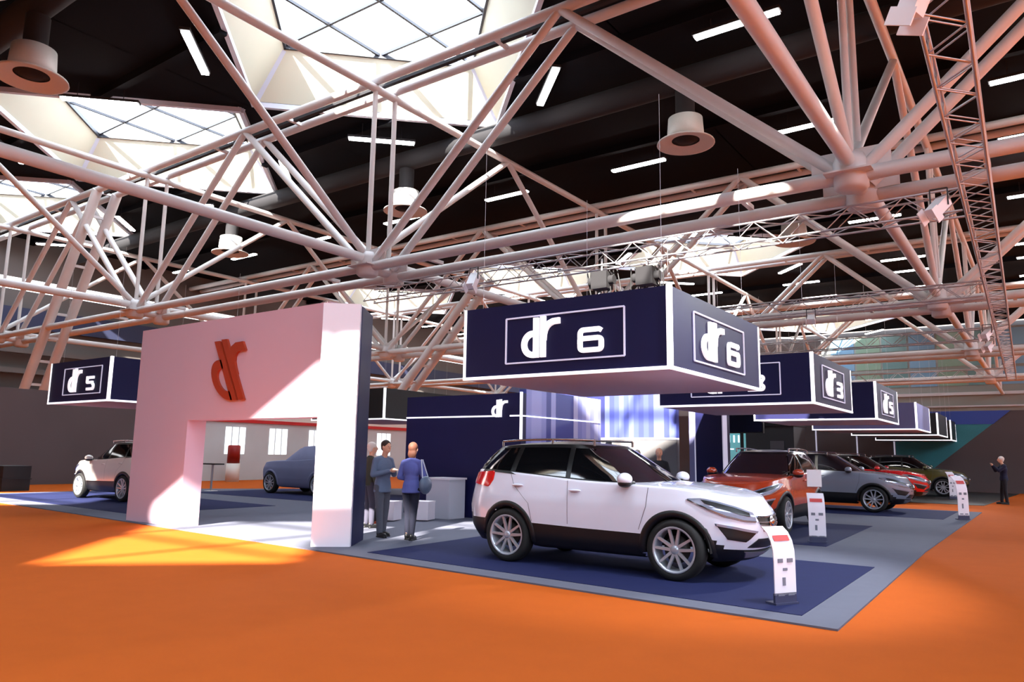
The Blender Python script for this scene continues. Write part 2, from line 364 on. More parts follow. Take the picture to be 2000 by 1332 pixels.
for x, y, w_ in [(-24.9, 8.8, 'round white air vent at the upper left corner'), (-9.95, 24.6, 'round white hat-shaped air vent right of top centre'), (-24.0, 24.6, 'round air vent dimly seen above the pillar joint'),
                 (-38.0, 24.6, 'small round air vent seen between the left truss tubes'), (-10.1, 39.6, 'purple-grey air vent below the pink double tube at right'), (1.5, 31, 'pale box vent at the right edge of the frame')]: vent(x, y, w_)
def batten(x, y, ang, w_, L=2.75, z=15.45):
    t = thing('fluorescent_light', w_, 'ceiling light', (x, y, z), ang, 'fluorescent lights under the dark roof')
    one('tube', M_FLUO, lambda b: b.box(-L/2, L/2, -.13, .13, -.05, .02), t)
    one('housing', M_DUCT, lambda b: (b.box(-L/2-.05, L/2+.05, -.17, .17, .02, .12), b.tube((-L*.3, 0, .1), (-L*.3, 0, .77), .015, 6), b.tube((L*.3, 0, .1), (L*.3, 0, .77), .015, 6)), t)
rows = [22.2, 31.2, 37.2, 41.0, 46.0, 56.5, 60.5, 66.6, 72.5, 79]
for ri, y in enumerate(rows):
    k = 0
    for i in range(-6, 4):
        x = -7.2+7.85*i
        if any(abs(x-a)+abs(y-c) < 10.2 for a, c in SKYL): continue
        if y in (37.2, 41.0) and x < -3: continue
        if not seen((x, y, 15.45), 40): continue
        batten(x, y, 0, 'long fluorescent light, %s from the left in the %s roof row' % (ORD[k], ORD[ri])); k += 1
sides = [(-4.55, -4.4, -45, 'left near'), (-4.4, 4.6, 45, 'left far'), (4.5, 4.6, -45, 'right far'), (4.5, -4.5, 45, 'right near')]
for (a, c) in SKYL:
    if (a, c) not in LBL: continue
    for dx, dy, an, w_ in sides:
        if seen((a+dx, c+dy, 15.4), 30):
            batten(a+dx, c+dy, R(an), 'slanting light along the %s edge of the %s %s skylight' % (w_, {17.7: 'front', 50.7: 'distant', 83.7: 'rearmost'}[c], {-19.0: 'right', -34.7: 'middle', -50.4: 'left'}[a]), L=2.9)
# ------------------------------------------------------------------ aluminium lighting trusses
def box_truss(p0, p1, words, s=.5, grp='aluminium lighting trusses'):
    p0 = Vector(p0); p1 = Vector(p1); t = thing('lighting_truss', words, 'truss', p0, 0, grp); D = p1-p0; L = D.length; d = D.normalized()
    sx = d.cross(Vector((0, 0, 1))).normalized()*s/2; sz = Vector((0, 0, s/2)); n = int(L/.55)
    for a, c in ((1, 1), (1, -1), (-1, 1), (-1, -1)):
        one('rail', M_ALU, lambda b: b.tube(sx*a+sz*c, D+sx*a+sz*c, .028, 8), t)
    def lace(b):
        for k in range(n):
            q0, q1 = d*(L*k/n), d*(L*(k+1)/n); z = 1 if k % 2 else -1
            for f1, f2 in ((sx+sz*z, sx-sz*z), (-sx+sz*z, -sx-sz*z), (sx*z+sz, -sx*z+sz), (sx*z-sz, -sx*z-sz)): b.tube(q0+f1, q1+f2, .014, 5, cap=False)
    one('lacing', M_ALU, lace, t); return t
box_truss((-.55, 5.0, 7.1), (-1.55, 58, 7.1), 'aluminium lattice truss running away down the right edge of the frame')
box_truss((-19.5, 18.3, 7.15), (-1.1, 18.3, 7.15), 'aluminium lattice truss just below the pink double tubes')
box_truss((-21, 27.6, 7.0), (-1.3, 27.6, 7.0), 'aluminium lattice truss crossing above the canopies marked 6 and 3')
box_truss((-21, 37.5, 7.0), (-1.5, 37.5, 7.0), 'aluminium lattice truss beyond the canopy marked 3')
box_truss((-21, 50.5, 6.6), (-1.6, 50.5, 6.6), 'farthest aluminium lattice truss low over the far canopies')
def spot(x, y, z, tgt, w_, power=900, box=False):
    t = thing('stage_light', w_, 'spotlight', (x, y, z), 0, 'white stage lights on the trusses')
    d = (Vector(tgt)-Vector((x, y, z))).normalized(); q = d.to_track_quat('-Z', 'Y').to_matrix().to_4x4()
    def fn(b):
        b.box(-.12, .12, -.10, .10, -.30, .18, q)
    one('lamp_body', M_PLATE, fn, t)
    [one('barn_door', M_PLATE, lambda b: b.box(x0, x0+.02, -.15, .15, -.48, -.28, q), t) for x0 in (-.16, .14)]
    one('yoke', M_BLACK, lambda b: (b.tube((-.15, 0, 0), (-.15, 0, .34), .015, 6), b.tube((.15, 0, 0), (.15, 0, .34), .015, 6), b.tube((-.15, 0, .34), (.15, 0, .34), .015, 6)), t)
    if power:
        l = bpy.data.lights.new('spot_beam', 'SPOT'); l.energy = power*SPOT; l.spot_size = R(62); l.spot_blend = .6; l.shadow_soft_size = .12; l.color = (.9, .94, 1)
        o = bpy.data.objects.new('spot_beam', l); COL.objects.link(o); o.parent = t; o.matrix_local = q @ Matrix.Translation((0, 0, -.52))
spot(-1.35, 16.0, 6.45, (-4.6, 10.2, .8), 'white box stage light hanging where the two right trusses meet', 1500)
spot(-.75, 8.6, 6.7, (-3.6, 9.4, .6), 'white stage light at the top right near the truss', 1200)
spot(-1.6, 34.5, 6.6, (-5, 25.5, .8), 'small white stage light on the far part of the right truss', 1500)
spot(-1.7, 38.0, 6.6, (-5, 31, .8), 'lowest small white stage light on the right truss', 1200)
spot(-6.5, 27.3, 6.5, (-5, 18, .8), 'stage light on the crossing truss above the canopy marked 3', 1200)
spot(-13.0, 16.2, 6.5, (-12, 12, .8), 'stage light on the crossing truss above the left of the canopy marked 6', 900)
def rig(x, y, z, w_, n):
    t = thing('hoist_rig', w_, 'hoist', (x, y, z), 0, 'dark lifting gear on the lattice trusses')
    random.seed(n)
    one('motor', M_DUCT, lambda b: (b.box(-.25, .25, -.2, .2, -.35, .15), b.tube((-.4, 0, -.1), (.4, 0, -.1), .13, 14)), t)
    one('hook', M_ALU, lambda b: b.tube((0, 0, .12), (0, 0, .55), .03, 8), t)
    one('cable_bundle', M_BLACK, lambda b: [b.tube((-.5+.12*k, .05, .2), (-.45+.12*k+random.uniform(-.1, .1), .05, -.35-random.random()*.3), .02, 6) for k in range(9)], t)
rig(-8.6, 18.3, 6.55, 'dark hoist motor with cables hanging under the pink double tubes', 1)
rig(-10.0, 18.3, 6.6, 'second dark hoist motor, left of the one with cables', 2)
rig(-16.2, 27.6, 6.5, 'small dark hoist above the left corner of the canopy marked 6', 3)
# ------------------------------------------------------------------ canopies
def canopy(x0, x1, y0, y1, z0, z1, dg, w_, front=True, side=True, panel=None, grp='hanging box canopies with model numbers', cable=6.7):
    t = thing('sign_canopy', w_, 'canopy', (x1, y0, z0), 0, grp); W_, D_, H_ = x1-x0, y1-y0, z1-z0
    one('body', panel or M_NAVYD, lambda b: b.box(-W_, 0, 0, D_, .03, H_), t)
    one('underside', M_SOFF, lambda b: b.box(-W_+.03, -.03, .03, D_-.03, -.005, .03), t)
    e = .035
    for nm, f in (('lit_edge', lambda b: (b.box(-W_-.01, .01, -.02, .02, -.01, .035))), ('lit_edge', lambda b: b.box(-.02, .02, 0, D_+.01, -.01, .035)),
                  ('lit_edge', lambda b: b.box(-.045, .02, -.02, .045, .03, H_+.01)), ('lit_edge', lambda b: b.box(-W_-.01, -W_+.03, -.02, .03, .03, H_)), ('lit_edge', lambda b: b.box(-.03, .015, D_-.03, D_+.01, .03, H_-.02))):
        one(nm, M_LED, f, t)
    for cx, cy in ((-W_+.2, .2), (-.2, .2), (-W_+.2, D_-.2), (-.2, D_-.2)): one('hanging_cable', M_ALU, lambda b: b.tube((cx, cy, H_), (cx, cy, cable-z0), .003, 5), t)
    if dg:
        if front:
            T = lambda u, v, d: (u-W_, -d, v)
            one('outline', M_OUTL, lambda b: [stroke(b, p, .022, T, .0, .02) for p in ([(.82, .21), (2.83, .21)], [(2.83, .21), (2.83, .9)], [(2.83, .9), (.82, .9)], [(.82, .9), (.82, .21)])], t)
            one('lettering', M_LETTER, lambda b: logo_dr(b, lambda u, v, d: (u*1.0+1.12-W_, -d, v*1.0+.27), 0, .04, .60), t)
            one('lettering', M_LETTER, lambda b: digit(b, dg, lambda u, v, d: (u+2.10-W_, -d, v+.29), 0, .04, .36, .41), t)
        if side:
            T = lambda u, v, d: (d, u, v)
            one('outline', M_OUTL, lambda b: [stroke(b, p, .022, T, .0, .02) for p in ([(.8, .19), (2.93, .19)], [(2.93, .19), (2.93, .89)], [(2.93, .89), (.8, .89)], [(.8, .89), (.8, .19)])], t)
            one('lettering', M_LETTER, lambda b: logo_dr(b, lambda u, v, d: (d, u*1.35+1.08, v+.25), 0, .04, .58), t)
            one('lettering', M_LETTER, lambda b: digit(b, dg, lambda u, v, d: (d, u+2.14, v+.27), 0, .04, .37, .52), t)
    return t
M_GREYPAN = mat('grey_canopy_panel', (96, 98, 140), .5)
canopy(-7.45, -3.95, 9.1, 12.85, 2.72, 3.84, '6', 'dark blue box canopy reading dr 6, hanging over the white car')
canopy(-7.4, -3.9, 16.3, 20.05, 2.72, 3.80, '3', 'dark blue box canopy reading dr 3, behind the one marked 6')
canopy(-7.4, -3.9, 23.4, 27.15, 2.72, 3.80, '5', 'dark blue box canopy reading dr 5 on its end, third along the stand', front=False)
canopy(-7.4, -3.78, 30.5, 34.2, 2.68, 3.66, None, 'blank canopy with a grey-blue front, fourth along the stand', panel=M_GREYPAN)
canopy(-7.4, -3.85, 37.6, 41.2, 2.68, 3.66, None, 'small blank black canopy, fifth along the stand', panel=M_BLACK)
canopy(-7.4, -3.9, 43.6, 46.0, 2.60, 3.62, None, 'farthest blank black canopy beside the teal panel', panel=M_BLACK)
canopy(-22.0, -18.75, 9.1, 12.85, 2.72, 3.82, '5', 'dark box canopy reading dr 5, left of the pink portal')
canopy(-22.4, -18.6, 18.4, 22.1, 2.70, 3.78, None, 'black box canopy just right of the portal pillar', panel=M_BLACK)
canopy(-22.2, -18.6, 24.6, 28.2, 2.70, 3.70, None, 'small black box canopy left of the navy display wall', panel=M_BLACK)
# ------------------------------------------------------------------ portal
t = thing('entrance_portal', 'tall pale pink and white portal with orange dr logo', 'portal', (-16.42, 8.6, .021))
PW, PH = 6.3, 4.17
one('side_leg', M_PINKW, lambda b: b.box(0, 2.08, 0, .42, 0, PH), t)
one('header', M_PINKW, lambda b: b.box(2.08, PW, 0, .42, 2.14, PH), t)
tl = lambda u, v, d: (2.46+u*1.0+(1-v/1.22)*.70, -d, v*1.0+2.50)
one('logo', M_RUST, lambda b: logo_dr(b, tl, 0, .05, 1.20), t)
P1, P2 = Vector((-9.93, 8.28)), Vector((-9.46, 8.70)); sd_ = Vector((-.58, .81)).normalized()*1.05
def pil(b, P, Q, d, o0, o1, z1):
    P, Q = P+d*o0, Q+d*o0; dd = d*(o1-o0)
    b.prism([(q.x+16.42, q.y-8.6) for q in (P, Q, Q+dd, P+dd)], 0, z1)
one('pillar', M_WHITE, lambda b: pil(b, P1, P2, sd_, 0, .10, 4.07), t)
one('pillar_side', M_NAVY, lambda b: pil(b, P1+(P2-P1)*.12, P2+(P2-P1).normalized()*.015, sd_, .10, 1.0, 4.05), t)
# ------------------------------------------------------------------ navy display wall behind
t = thing('display_wall', 'navy display wall with white line and small dr sign behind the couple', 'display wall', (-10.1, 14.5, .021))
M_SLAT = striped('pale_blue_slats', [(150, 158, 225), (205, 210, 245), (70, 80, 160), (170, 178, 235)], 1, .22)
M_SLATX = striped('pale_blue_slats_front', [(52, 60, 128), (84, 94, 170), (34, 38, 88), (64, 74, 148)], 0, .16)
one('panel', M_NAVY, lambda b: b.box(-3.7, 0, 0, .2, 0, 3.0), t)
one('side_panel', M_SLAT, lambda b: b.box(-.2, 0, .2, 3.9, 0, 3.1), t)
one('white_line', M_LED, lambda b: b.box(-3.7, -.62, -.02, 0, 2.44, 2.475), t)
one('white_line', M_LED, lambda b: b.box(-.32, 0, -.02, 0, 2.44, 2.475), t)
one('white_line', M_LED, lambda b: b.box(0, .02, 0, 3.8, 2.44, 2.47), t)
one('corner_post', M_LED, lambda b: b.box(-.02, .03, -.03, .02, 1.9, 3.02), t)
one('lettering', M_LETTER, lambda b: logo_dr(b, lambda u, v, d: (u-.86, -d, v+2.43), 0, .04, .42), t)
t = thing('display_wall', 'navy and pale striped display wall to the right of the white-lined one', 'display wall', (-12.6, 20.0, .021))
one('lower_panel', mat('grey_olive', (104, 102, 104), .7), lambda b: b.box(0, 4.05, 0, .2, 0, 2.03), t)
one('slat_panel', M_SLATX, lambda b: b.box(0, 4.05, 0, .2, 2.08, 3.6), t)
one('white_line', M_OUTL, lambda b: b.box(0, 4.05, -.02, .2, 2.03, 2.08), t)
t = thing('display_tower', 'narrow navy tower with white lit edges behind the two dark-suited people', 'tower', (-8.3, 20.3, .021))
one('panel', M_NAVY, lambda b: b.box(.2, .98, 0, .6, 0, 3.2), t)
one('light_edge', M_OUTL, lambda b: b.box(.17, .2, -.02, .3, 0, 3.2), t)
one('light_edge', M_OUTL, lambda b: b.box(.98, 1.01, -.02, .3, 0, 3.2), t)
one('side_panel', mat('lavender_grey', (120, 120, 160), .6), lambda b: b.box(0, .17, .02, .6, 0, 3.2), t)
# counters and stools
t = thing('counter', 'pale grey reception counter left of the white car', 'counter', (-12.35, 13.75, .021))
one('body', mat('pale_grey_laminate', (190, 192, 205), .5), lambda b: b.box(0, .72, 0, .6, 0, .92), t); one('top', M_WHITE, lambda b: b.box(-.03, .75, -.03, .63, .92, .96), t)
for x, y, w_ in [(-11.95, 13.2, 'white cube seat in front of the pale counter'), (-12.45, 12.6, 'white cube seat just right of the woman'), (-13.1, 12.2, 'white cube seat between the man and the woman')]:
    s_ = thing('cube_seat', w_, 'stool', (x, y, .021), R(20), 'white cube seats')
    one('seat_block', M_WHITE, lambda b: b.box(-.22, .22, -.22, .22, .02, .40), s_); one('cushion', M_WHITE, lambda b: b.box(-.225, .225, -.225, .225, .40, .44), s_)
t = thing('planter', 'dark round planter on an orange base beside the portal pillar', 'planter', (-12.0, 11.6, .021))
one('bowl', M_BLACK, lambda b: b.lathe([(0, .08), (.14, .08), (.2, .2), (.2, .32), (.16, .38), (0, .38)], n=24), t); one('base', M_RUST, lambda b: b.lathe([(0, 0), (.17, 0), (.17, .08), (0, .09)], n=24), t)
# ------------------------------------------------------------------ totems
def totem(x, y, rz, w_, card=False, s=1.0):
    t = thing('price_totem', w_, 'sign stand', (x, y, .026), rz, 'white price totems beside the cars')
    prof = [(0, .0), (0, .50), (.01, .66), (.05, .80), (.13, .92), (.24, 1.0)]
    rows_ = [[Vector((-.15, d*s, z*s+.10)), Vector((.15, d*s, z*s+.10))] for d, z in prof]
    rb = [[p+Vector((0, .012, -.004)) for p in r] for r in rows_]
    one('panel', M_WHITE, lambda b: (b.grid(rows_), b.grid(rb), b.grid([[r[0], q[0]] for r, q in zip(rows_, rb)]), b.grid([[q[1], r[1]] for r, q in zip(rows_, rb)])), t)
    one('base', mat('slate_base', (58, 60, 88), .5), lambda b: (b.box(-.16, .16, -.02, .14, 0, .02), b.box(-.15, .15, .0, .03, .02, .12)), t)
    pr = mat('print_grey', (120, 122, 135), .6)
    if 1:
        for (u0, u1, v0, v1) in ((-.10, -.03, .62, .68), (.03, .11, .62, .68), (-.03, .03, .5, .54), (-.04, .0, .28, .40), (-.11, -.02, .13, .155), (.03, .12, .13, .155)): one('print', pr, lambda b: b.box(u0, u1, -.006, -.001, v0*s, v1*s), t)
    one('red_header', mat('print_red', (200, 70, 70), .6), lambda b: b.add([(-.11, .035*s, .10+.80*s), (.11, .035*s, .10+.80*s), (.11, .085*s, .10+.88*s), (-.11, .085*s, .10+.88*s)], [(0, 1, 2, 3)]), t)
    if card: one('card', M_PLATE, lambda b: b.box(-.13, .13, .16, .175, 1.02, 1.34), t)
totem(-2.40, 8.46, R(60), 'white curved price totem standing in front of the large white car', s=.70)
totem(-3.62, 14.96, R(20), 'white price totem with a card on top, in front of the orange car', True, s=.80)
totem(-1.95, 23.6, R(40), 'arched white price totem at the right edge of the stand, farthest right', s=1.05)
totem(-3.3, 36.0, R(35), 'small white price totem beside the red car')
totem(-5.3, 21.6, R(65), 'tilted white price totem in front of the silver car, seen at an angle')
# ------------------------------------------------------------------ background partitions
tag(one('partition_wall', M_WALLD, lambda b: (b.box(-34.9, -34.6, 2, 19.4, 0, 3.95))), 'long dark brown partition wall at far left', 'partition')
t = thing('pavilion', 'white glazed pavilion with red fascia seen through the portal', 'building', (-34.6, 19.6, 0))
one('wall', mat('pavilion_grey', (196, 200, 202), .6, noise=.08, nscale=.8), lambda b: b.box(-.3, 0, 0, 26, 0, 3.0), t)
one('red_band', M_RED, lambda b: b.box(-.3, .12, -.1, 26, 3.0, 3.17), t)
one('fascia', M_CREAM, lambda b: b.box(-.3, .1, -.1, 26, 3.17, 4.3), t)
for k in range(9):
    y0 = .6+k*2.7
    one('window', mat('pavilion_glass', (225, 232, 238), .2, emit=1.0, ecol=(.92, .97, 1)), lambda b: [b.box(0, .03, y0+q*.42, y0+.34+q*.42, 1.35, 2.75) for q in range(3)], t)
for y, w_ in [(22.6, 'dark red round bin by the pavilion, left in the portal opening'), (27.5, 'small dark red bin by the pavilion, centre of the opening')]:
    b_ = thing('red_drum', w_, 'bin', (-33.3, y, 0)); one('drum', mat('dark_red', (150, 30, 28), .5), lambda b: b.lathe([(0, .9), (.28, .9), (.3, .85), (.3, 1.75), (.25, 1.8), (0, 1.8)], n=20), b_); one('pedestal', M_CREAM, lambda b: b.lathe([(0, 0), (.33, 0), (.33, .9), (0, .9)], n=20), b_)
def easel(x, y, w_):
    t = thing('display_stand', w_, 'stand', (x, y, 0)); one('post', M_ALU, lambda b: b.tube((0, 0, 0), (0, 0, 1.0), .04, 8), t); one('shelf', M_BLACK, lambda b: b.box(-.45, .45, -.2, .2, 1.0, 1.05), t); one('foot', M_ALU, lambda b: b.lathe([(0, 0), (.25, 0), (.25, .03), (0, .04)], n=16), t)
easel(-25.9, 16.7, 'slim grey stand with a dark shelf in the portal opening')
# blue and grey shelving above the far-left partition
t = thing('hall_gallery', 'striped grey and blue gallery along the far left wall', 'gallery', (-57.9, 0, 0))
one('rail', M_HALLW, lambda b: [b.box(-.2, .3, 0, 88, z, z+.35) for z in (5.2, 6.6, 8.0)], t); one('blue_band', mat('dull_blue', (44, 50, 80), .7), lambda b: b.box(-.2, .1, 0, 88, 9.8, 11.2), t)
one('red_band', mat('dull_red', (120, 40, 38), .7), lambda b: b.box(-.2, .35, 0, 88, 4.3, 4.8), t)
# far stand wall on the right
t = thing('graphic_wall', 'large dark brown and teal graphic wall at far right', 'partition', (-20, 46, 0))
one('wall', M_WALLD, lambda b: b.box(0, 26, 0, .3, 0, 4.2), t)
def poly(pts, d=-.03): return lambda b: b.add([(x, d, z) for x, z in pts]+[(x, 0, z) for x, z in pts], [tuple(range(len(pts)))]+[(i, i+len(pts), (i+1) % len(pts)+len(pts), (i+1) % len(pts)) for i in range(len(pts))])
one('teal_graphic', M_TEAL, poly([(13.2, 1.2), (15.0, 1.2), (18.6, 4.2), (13.2, 4.2)]), t)
one('blue_graphic', M_BLUE, poly([(13.2, 3.5), (17.8, 3.5), (18.6, 4.2), (13.2, 4.2)], -.05), t)
one('grey_graphic', mat('slate_grey', (112, 124, 136), .6), poly([(1.5, 1.0), (6.0, 1.0), (8.8, 4.2), (1.5, 4.2)]), t)
one('post', M_OUTL, lambda b: [b.box(x, x+.06, -.1, 0, 1.2, 4.2) for x in (9.0, 11.2, 13.1)], t)
one('blue_panel', M_BLUE, lambda b: b.box(20.2, 26, -.05, 0, 3.1, 4.2), t)
t = thing('glass_gallery', 'green and blue glazed gallery high behind the far canopies', 'gallery', (-20, 88, 0))
one('wall', mat('gallery_grey', (120, 124, 120), .7), lambda b: b.box(0, 32, 0, .3, 6, 15), t)
for k in range(9): one('window', mat('gallery_glass_%d' % (k % 3), [(90, 125, 150), (96, 120, 104), (72, 104, 106)][k % 3], .3, emit=.04, ecol=[(.5, .75, 1), (.7, .9, .7), (.55, .8, .75)][k % 3]), lambda b: [b.box(1+k*2.6, 3.4+k*2.6, -.05, 0, z, z+1.7) for z in (9.2, 11.2, 13.1)], t)
one('rail', M_ALU, lambda b: (b.box(0, 32, -.2, 0, 8.2, 8.5), b.box(0, 32, -.2, 0, 7, 7.15)), t)
# next stand in the middle distance
t = thing('wall_screen', 'black wall-mounted screen under the canopy marked 3', 'screen', (-9.75, 26.9, 2.45)); one('frame', M_BLACK, lambda b: b.box(0, 1.55, 0, .12, 0, .72), t); one('stand', M_BLACK, lambda b: (b.box(.7, .8, .02, .1, -2.42, 0), b.box(.4, 1.1, -.2, .3, -2.42, -2.39)), t)
one('display', mat('dark_screen', (10, 9, 18), .15), lambda b: b.box(.04, 1.51, -.01, 0, .04, .68), t)
t = thing('black_booth', 'tall black exhibition booth behind the orange car', 'booth', (-9.2, 28.0, 0)); one('wall', mat('charcoal_panel', (38, 38, 40), .6), lambda b: b.box(0, 1.75, 0, 1.6, 0, 2.75), t); one('cornice', M_BLACK, lambda b: b.box(-.05, 1.8, -.05, 1.65, 2.75, 2.95), t); one('light_panel', mat('dim_panel', (80, 80, 84), .4), lambda b: b.box(.9, 1.4, -.02, 0, 1.9, 2.2), t)
t = thing('teal_booth', 'teal lit booth with bottles of light, right of the navy tower', 'booth', (-12.2, 31, 0)); one('panel', mat('lit_teal', (70, 150, 160), .4, emit=.3, ecol=(.3, .75, .8)), lambda b: b.box(0, 2.4, 0, .3, .9, 2.6), t); one('counter', M_BLACK, lambda b: b.box(-.1, 2.5, -.5, .3, 0, .9), t); one('lamp_row', M_LED, lambda b: [b.box(.9+k*.2, .95+k*.2, -.05, 0, 2.2, 2.5) for k in range(5)]+[b.box(.5, 1.5, -.05, 0, 1.9, 1.95)], t)
# ------------------------------------------------------------------ cars
def lerp(tab, x):
    if x <= tab[0][0]: return tab[0][1]
    for (a, b), (c, d) in zip(tab, tab[1:]):
        if x <= c:
            q = (x-a)/(c-a); return b+(d-b)*q
    return tab[-1][1]
SUVD = dict(xf=[(.25, 2.02), (.4, 2.17), (.6, 2.24), (.8, 2.26), (.95, 2.24), (1.06, 2.16), (1.2, 2.05)], xr=[(.25, -2.15), (.45, -2.31), (.7, -2.34), (1.0, -2.26), (1.2, -2.17), (1.35, -2.08)],
            w=[(.25, .80), (.38, .88), (.55, .905), (.75, .915), (.92, .915), (1.0, .90), (1.1, .885), (1.2, .865), (1.35, .835)],
            top=[(-2.35, 1.27), (-2.0, 1.31), (-1.6, 1.31), (-.1, 1.20), (.9, 1.165), (1.3, 1.15), (1.7, 1.11), (2.0, 1.045), (2.15, .99), (2.3, .93)],
            gf=(1.02, .10), gr=(-2.12, -1.78), gw=(.85, .63), roof=1.70, crown=.05, tyre=.38, rim=.285, arch=.49)
SEDAN = dict(SUVD, top=[(-2.35, 1.0), (-1.6, 1.02), (-.1, .96), (.9, .93), (1.3, .90), (1.7, .86), (2.0, .79), (2.3, .68)], gf=(1.25, .0), gr=(-2.1, -1.2), gw=(.82, .58), roof=1.40, tyre=.33, rim=.23, arch=.40)
SEDAN['xf'] = [(.2, 2.05), (.4, 2.25), (.6, 2.3), (.8, 2.2), (1.0, 2.1)]
ZB = .26
class CarShape:
    def __init__(s, D): s.D = D; s.cache = {}
    def top(s, x): return lerp(s.D['top'], x)
    def ring(s, v, N=220):
        key = round(v, 4)
        if key in s.cache: return s.cache[key]
        D = s.D; zn = ZB+v*(1.15-ZB); xf = lerp(D['xf'], zn); xr = lerp(D['xr'], zn); xc = (xf+xr)/2; a = (xf-xr)/2; n = 4.6; P = []
        K = 1440
        for i in range(K):
            t = 2*math.pi*i/K; c, sn = math.cos(t), math.sin(t)
            x = xc+a*math.copysign(abs(c)**(2/n), c); yy = math.copysign(abs(sn)**(2/n), sn)
            z = ZB+v*(s.top(x)-ZB); w = lerp(D['w'], z)
            if x > .9: q = min(1, (x-.9)/1.35); x -= .26*abs(yy)**2.2*q*q
            if x < -1.2: q = min(1, (-1.2-x)/1.1); x += .16*abs(yy)**2.2*q*q
            P.append(Vector((x, w*yy, ZB+v*(s.top(x)-ZB))))
        L = [0]
        for i in range(K): L.append(L[-1]+(P[(i+1) % K]-P[i]).length)
        out = []; k = 0
        for i in range(N):
            t = L[-1]*i/N
            while L[k+1] < t: k += 1
            q = (t-L[k])/max(1e-9, L[k+1]-L[k]); out.append(P[k].lerp(P[(k+1) % K], q))
        s.cache[key] = (out, L[-1]); return s.cache[key]
    def surf(s, p, v, off=.006, side=-1):
        """p: metres along the ring from the nose centre towards the right (-y) side; v: 0 sill .. 1 belt"""
        r, L = s.ring(round(v, 3)); N = len(r); u = (p % L)/L*N; i = int(u); q = u-i
        a, b = r[i % N], r[(i+1) % N]; P = a.lerp(b, q); t = (b-a).normalized(); nn = Vector((t.y, -t.x, 0)).normalized()
        P = P+nn*off
        return Vector((P.x, P.y*(-side if side == 1 else -1)*1.0, P.z)) if side == 1 else Vector((P.x, -P.y, P.z))
def patch(C, b, top, bot, off, side, m=5, sub=5, back=.03):
    """top/bot: lists of (p, v); laid on the body surface"""
    def dens(L):
        o = []
        for (p0, v0), (p1, v1) in zip(L, L[1:]):
            for k in range(sub): o.append((p0+(p1-p0)*k/sub, v0+(v1-v0)*k/sub))
        o.append(L[-1]); return o
    T_, B_ = dens(top), dens(bot); rows_ = []
    for j in range(m+1):
        q = j/m; r = []
        for (p0, v0), (p1, v1) in zip(T_, B_):
            P = C.surf(p0+(p1-p0)*q, v0+(v1-v0)*q, off, 0); r.append(Vector((P.x, P.y*(1 if side < 0 else -1), P.z)))
        rows_.append(r)
    b.grid(rows_)
    edge = rows_[0]+[r[-1] for r in rows_[1:]]+rows_[-1][::-1][1:]+[r[0] for r in rows_[1:-1]][::-1]
    cx = Vector((0, 0, .8)); inn = [p+(Vector((0, 0, p.z))-p).normalized()*back for p in edge]
    b.grid([edge, inn], closed=True)
def sideX(C, x, z, off=.006):
    """half width of the body at (x, z)"""
    r, L = C.ring(round(min(1, max(0, (z-ZB)/(C.top(x)-ZB))), 2)); best = min((p for p in r if p.y > 0 and abs(p.y) > .3), key=lambda p: abs(p.x-x)); return best.y+off
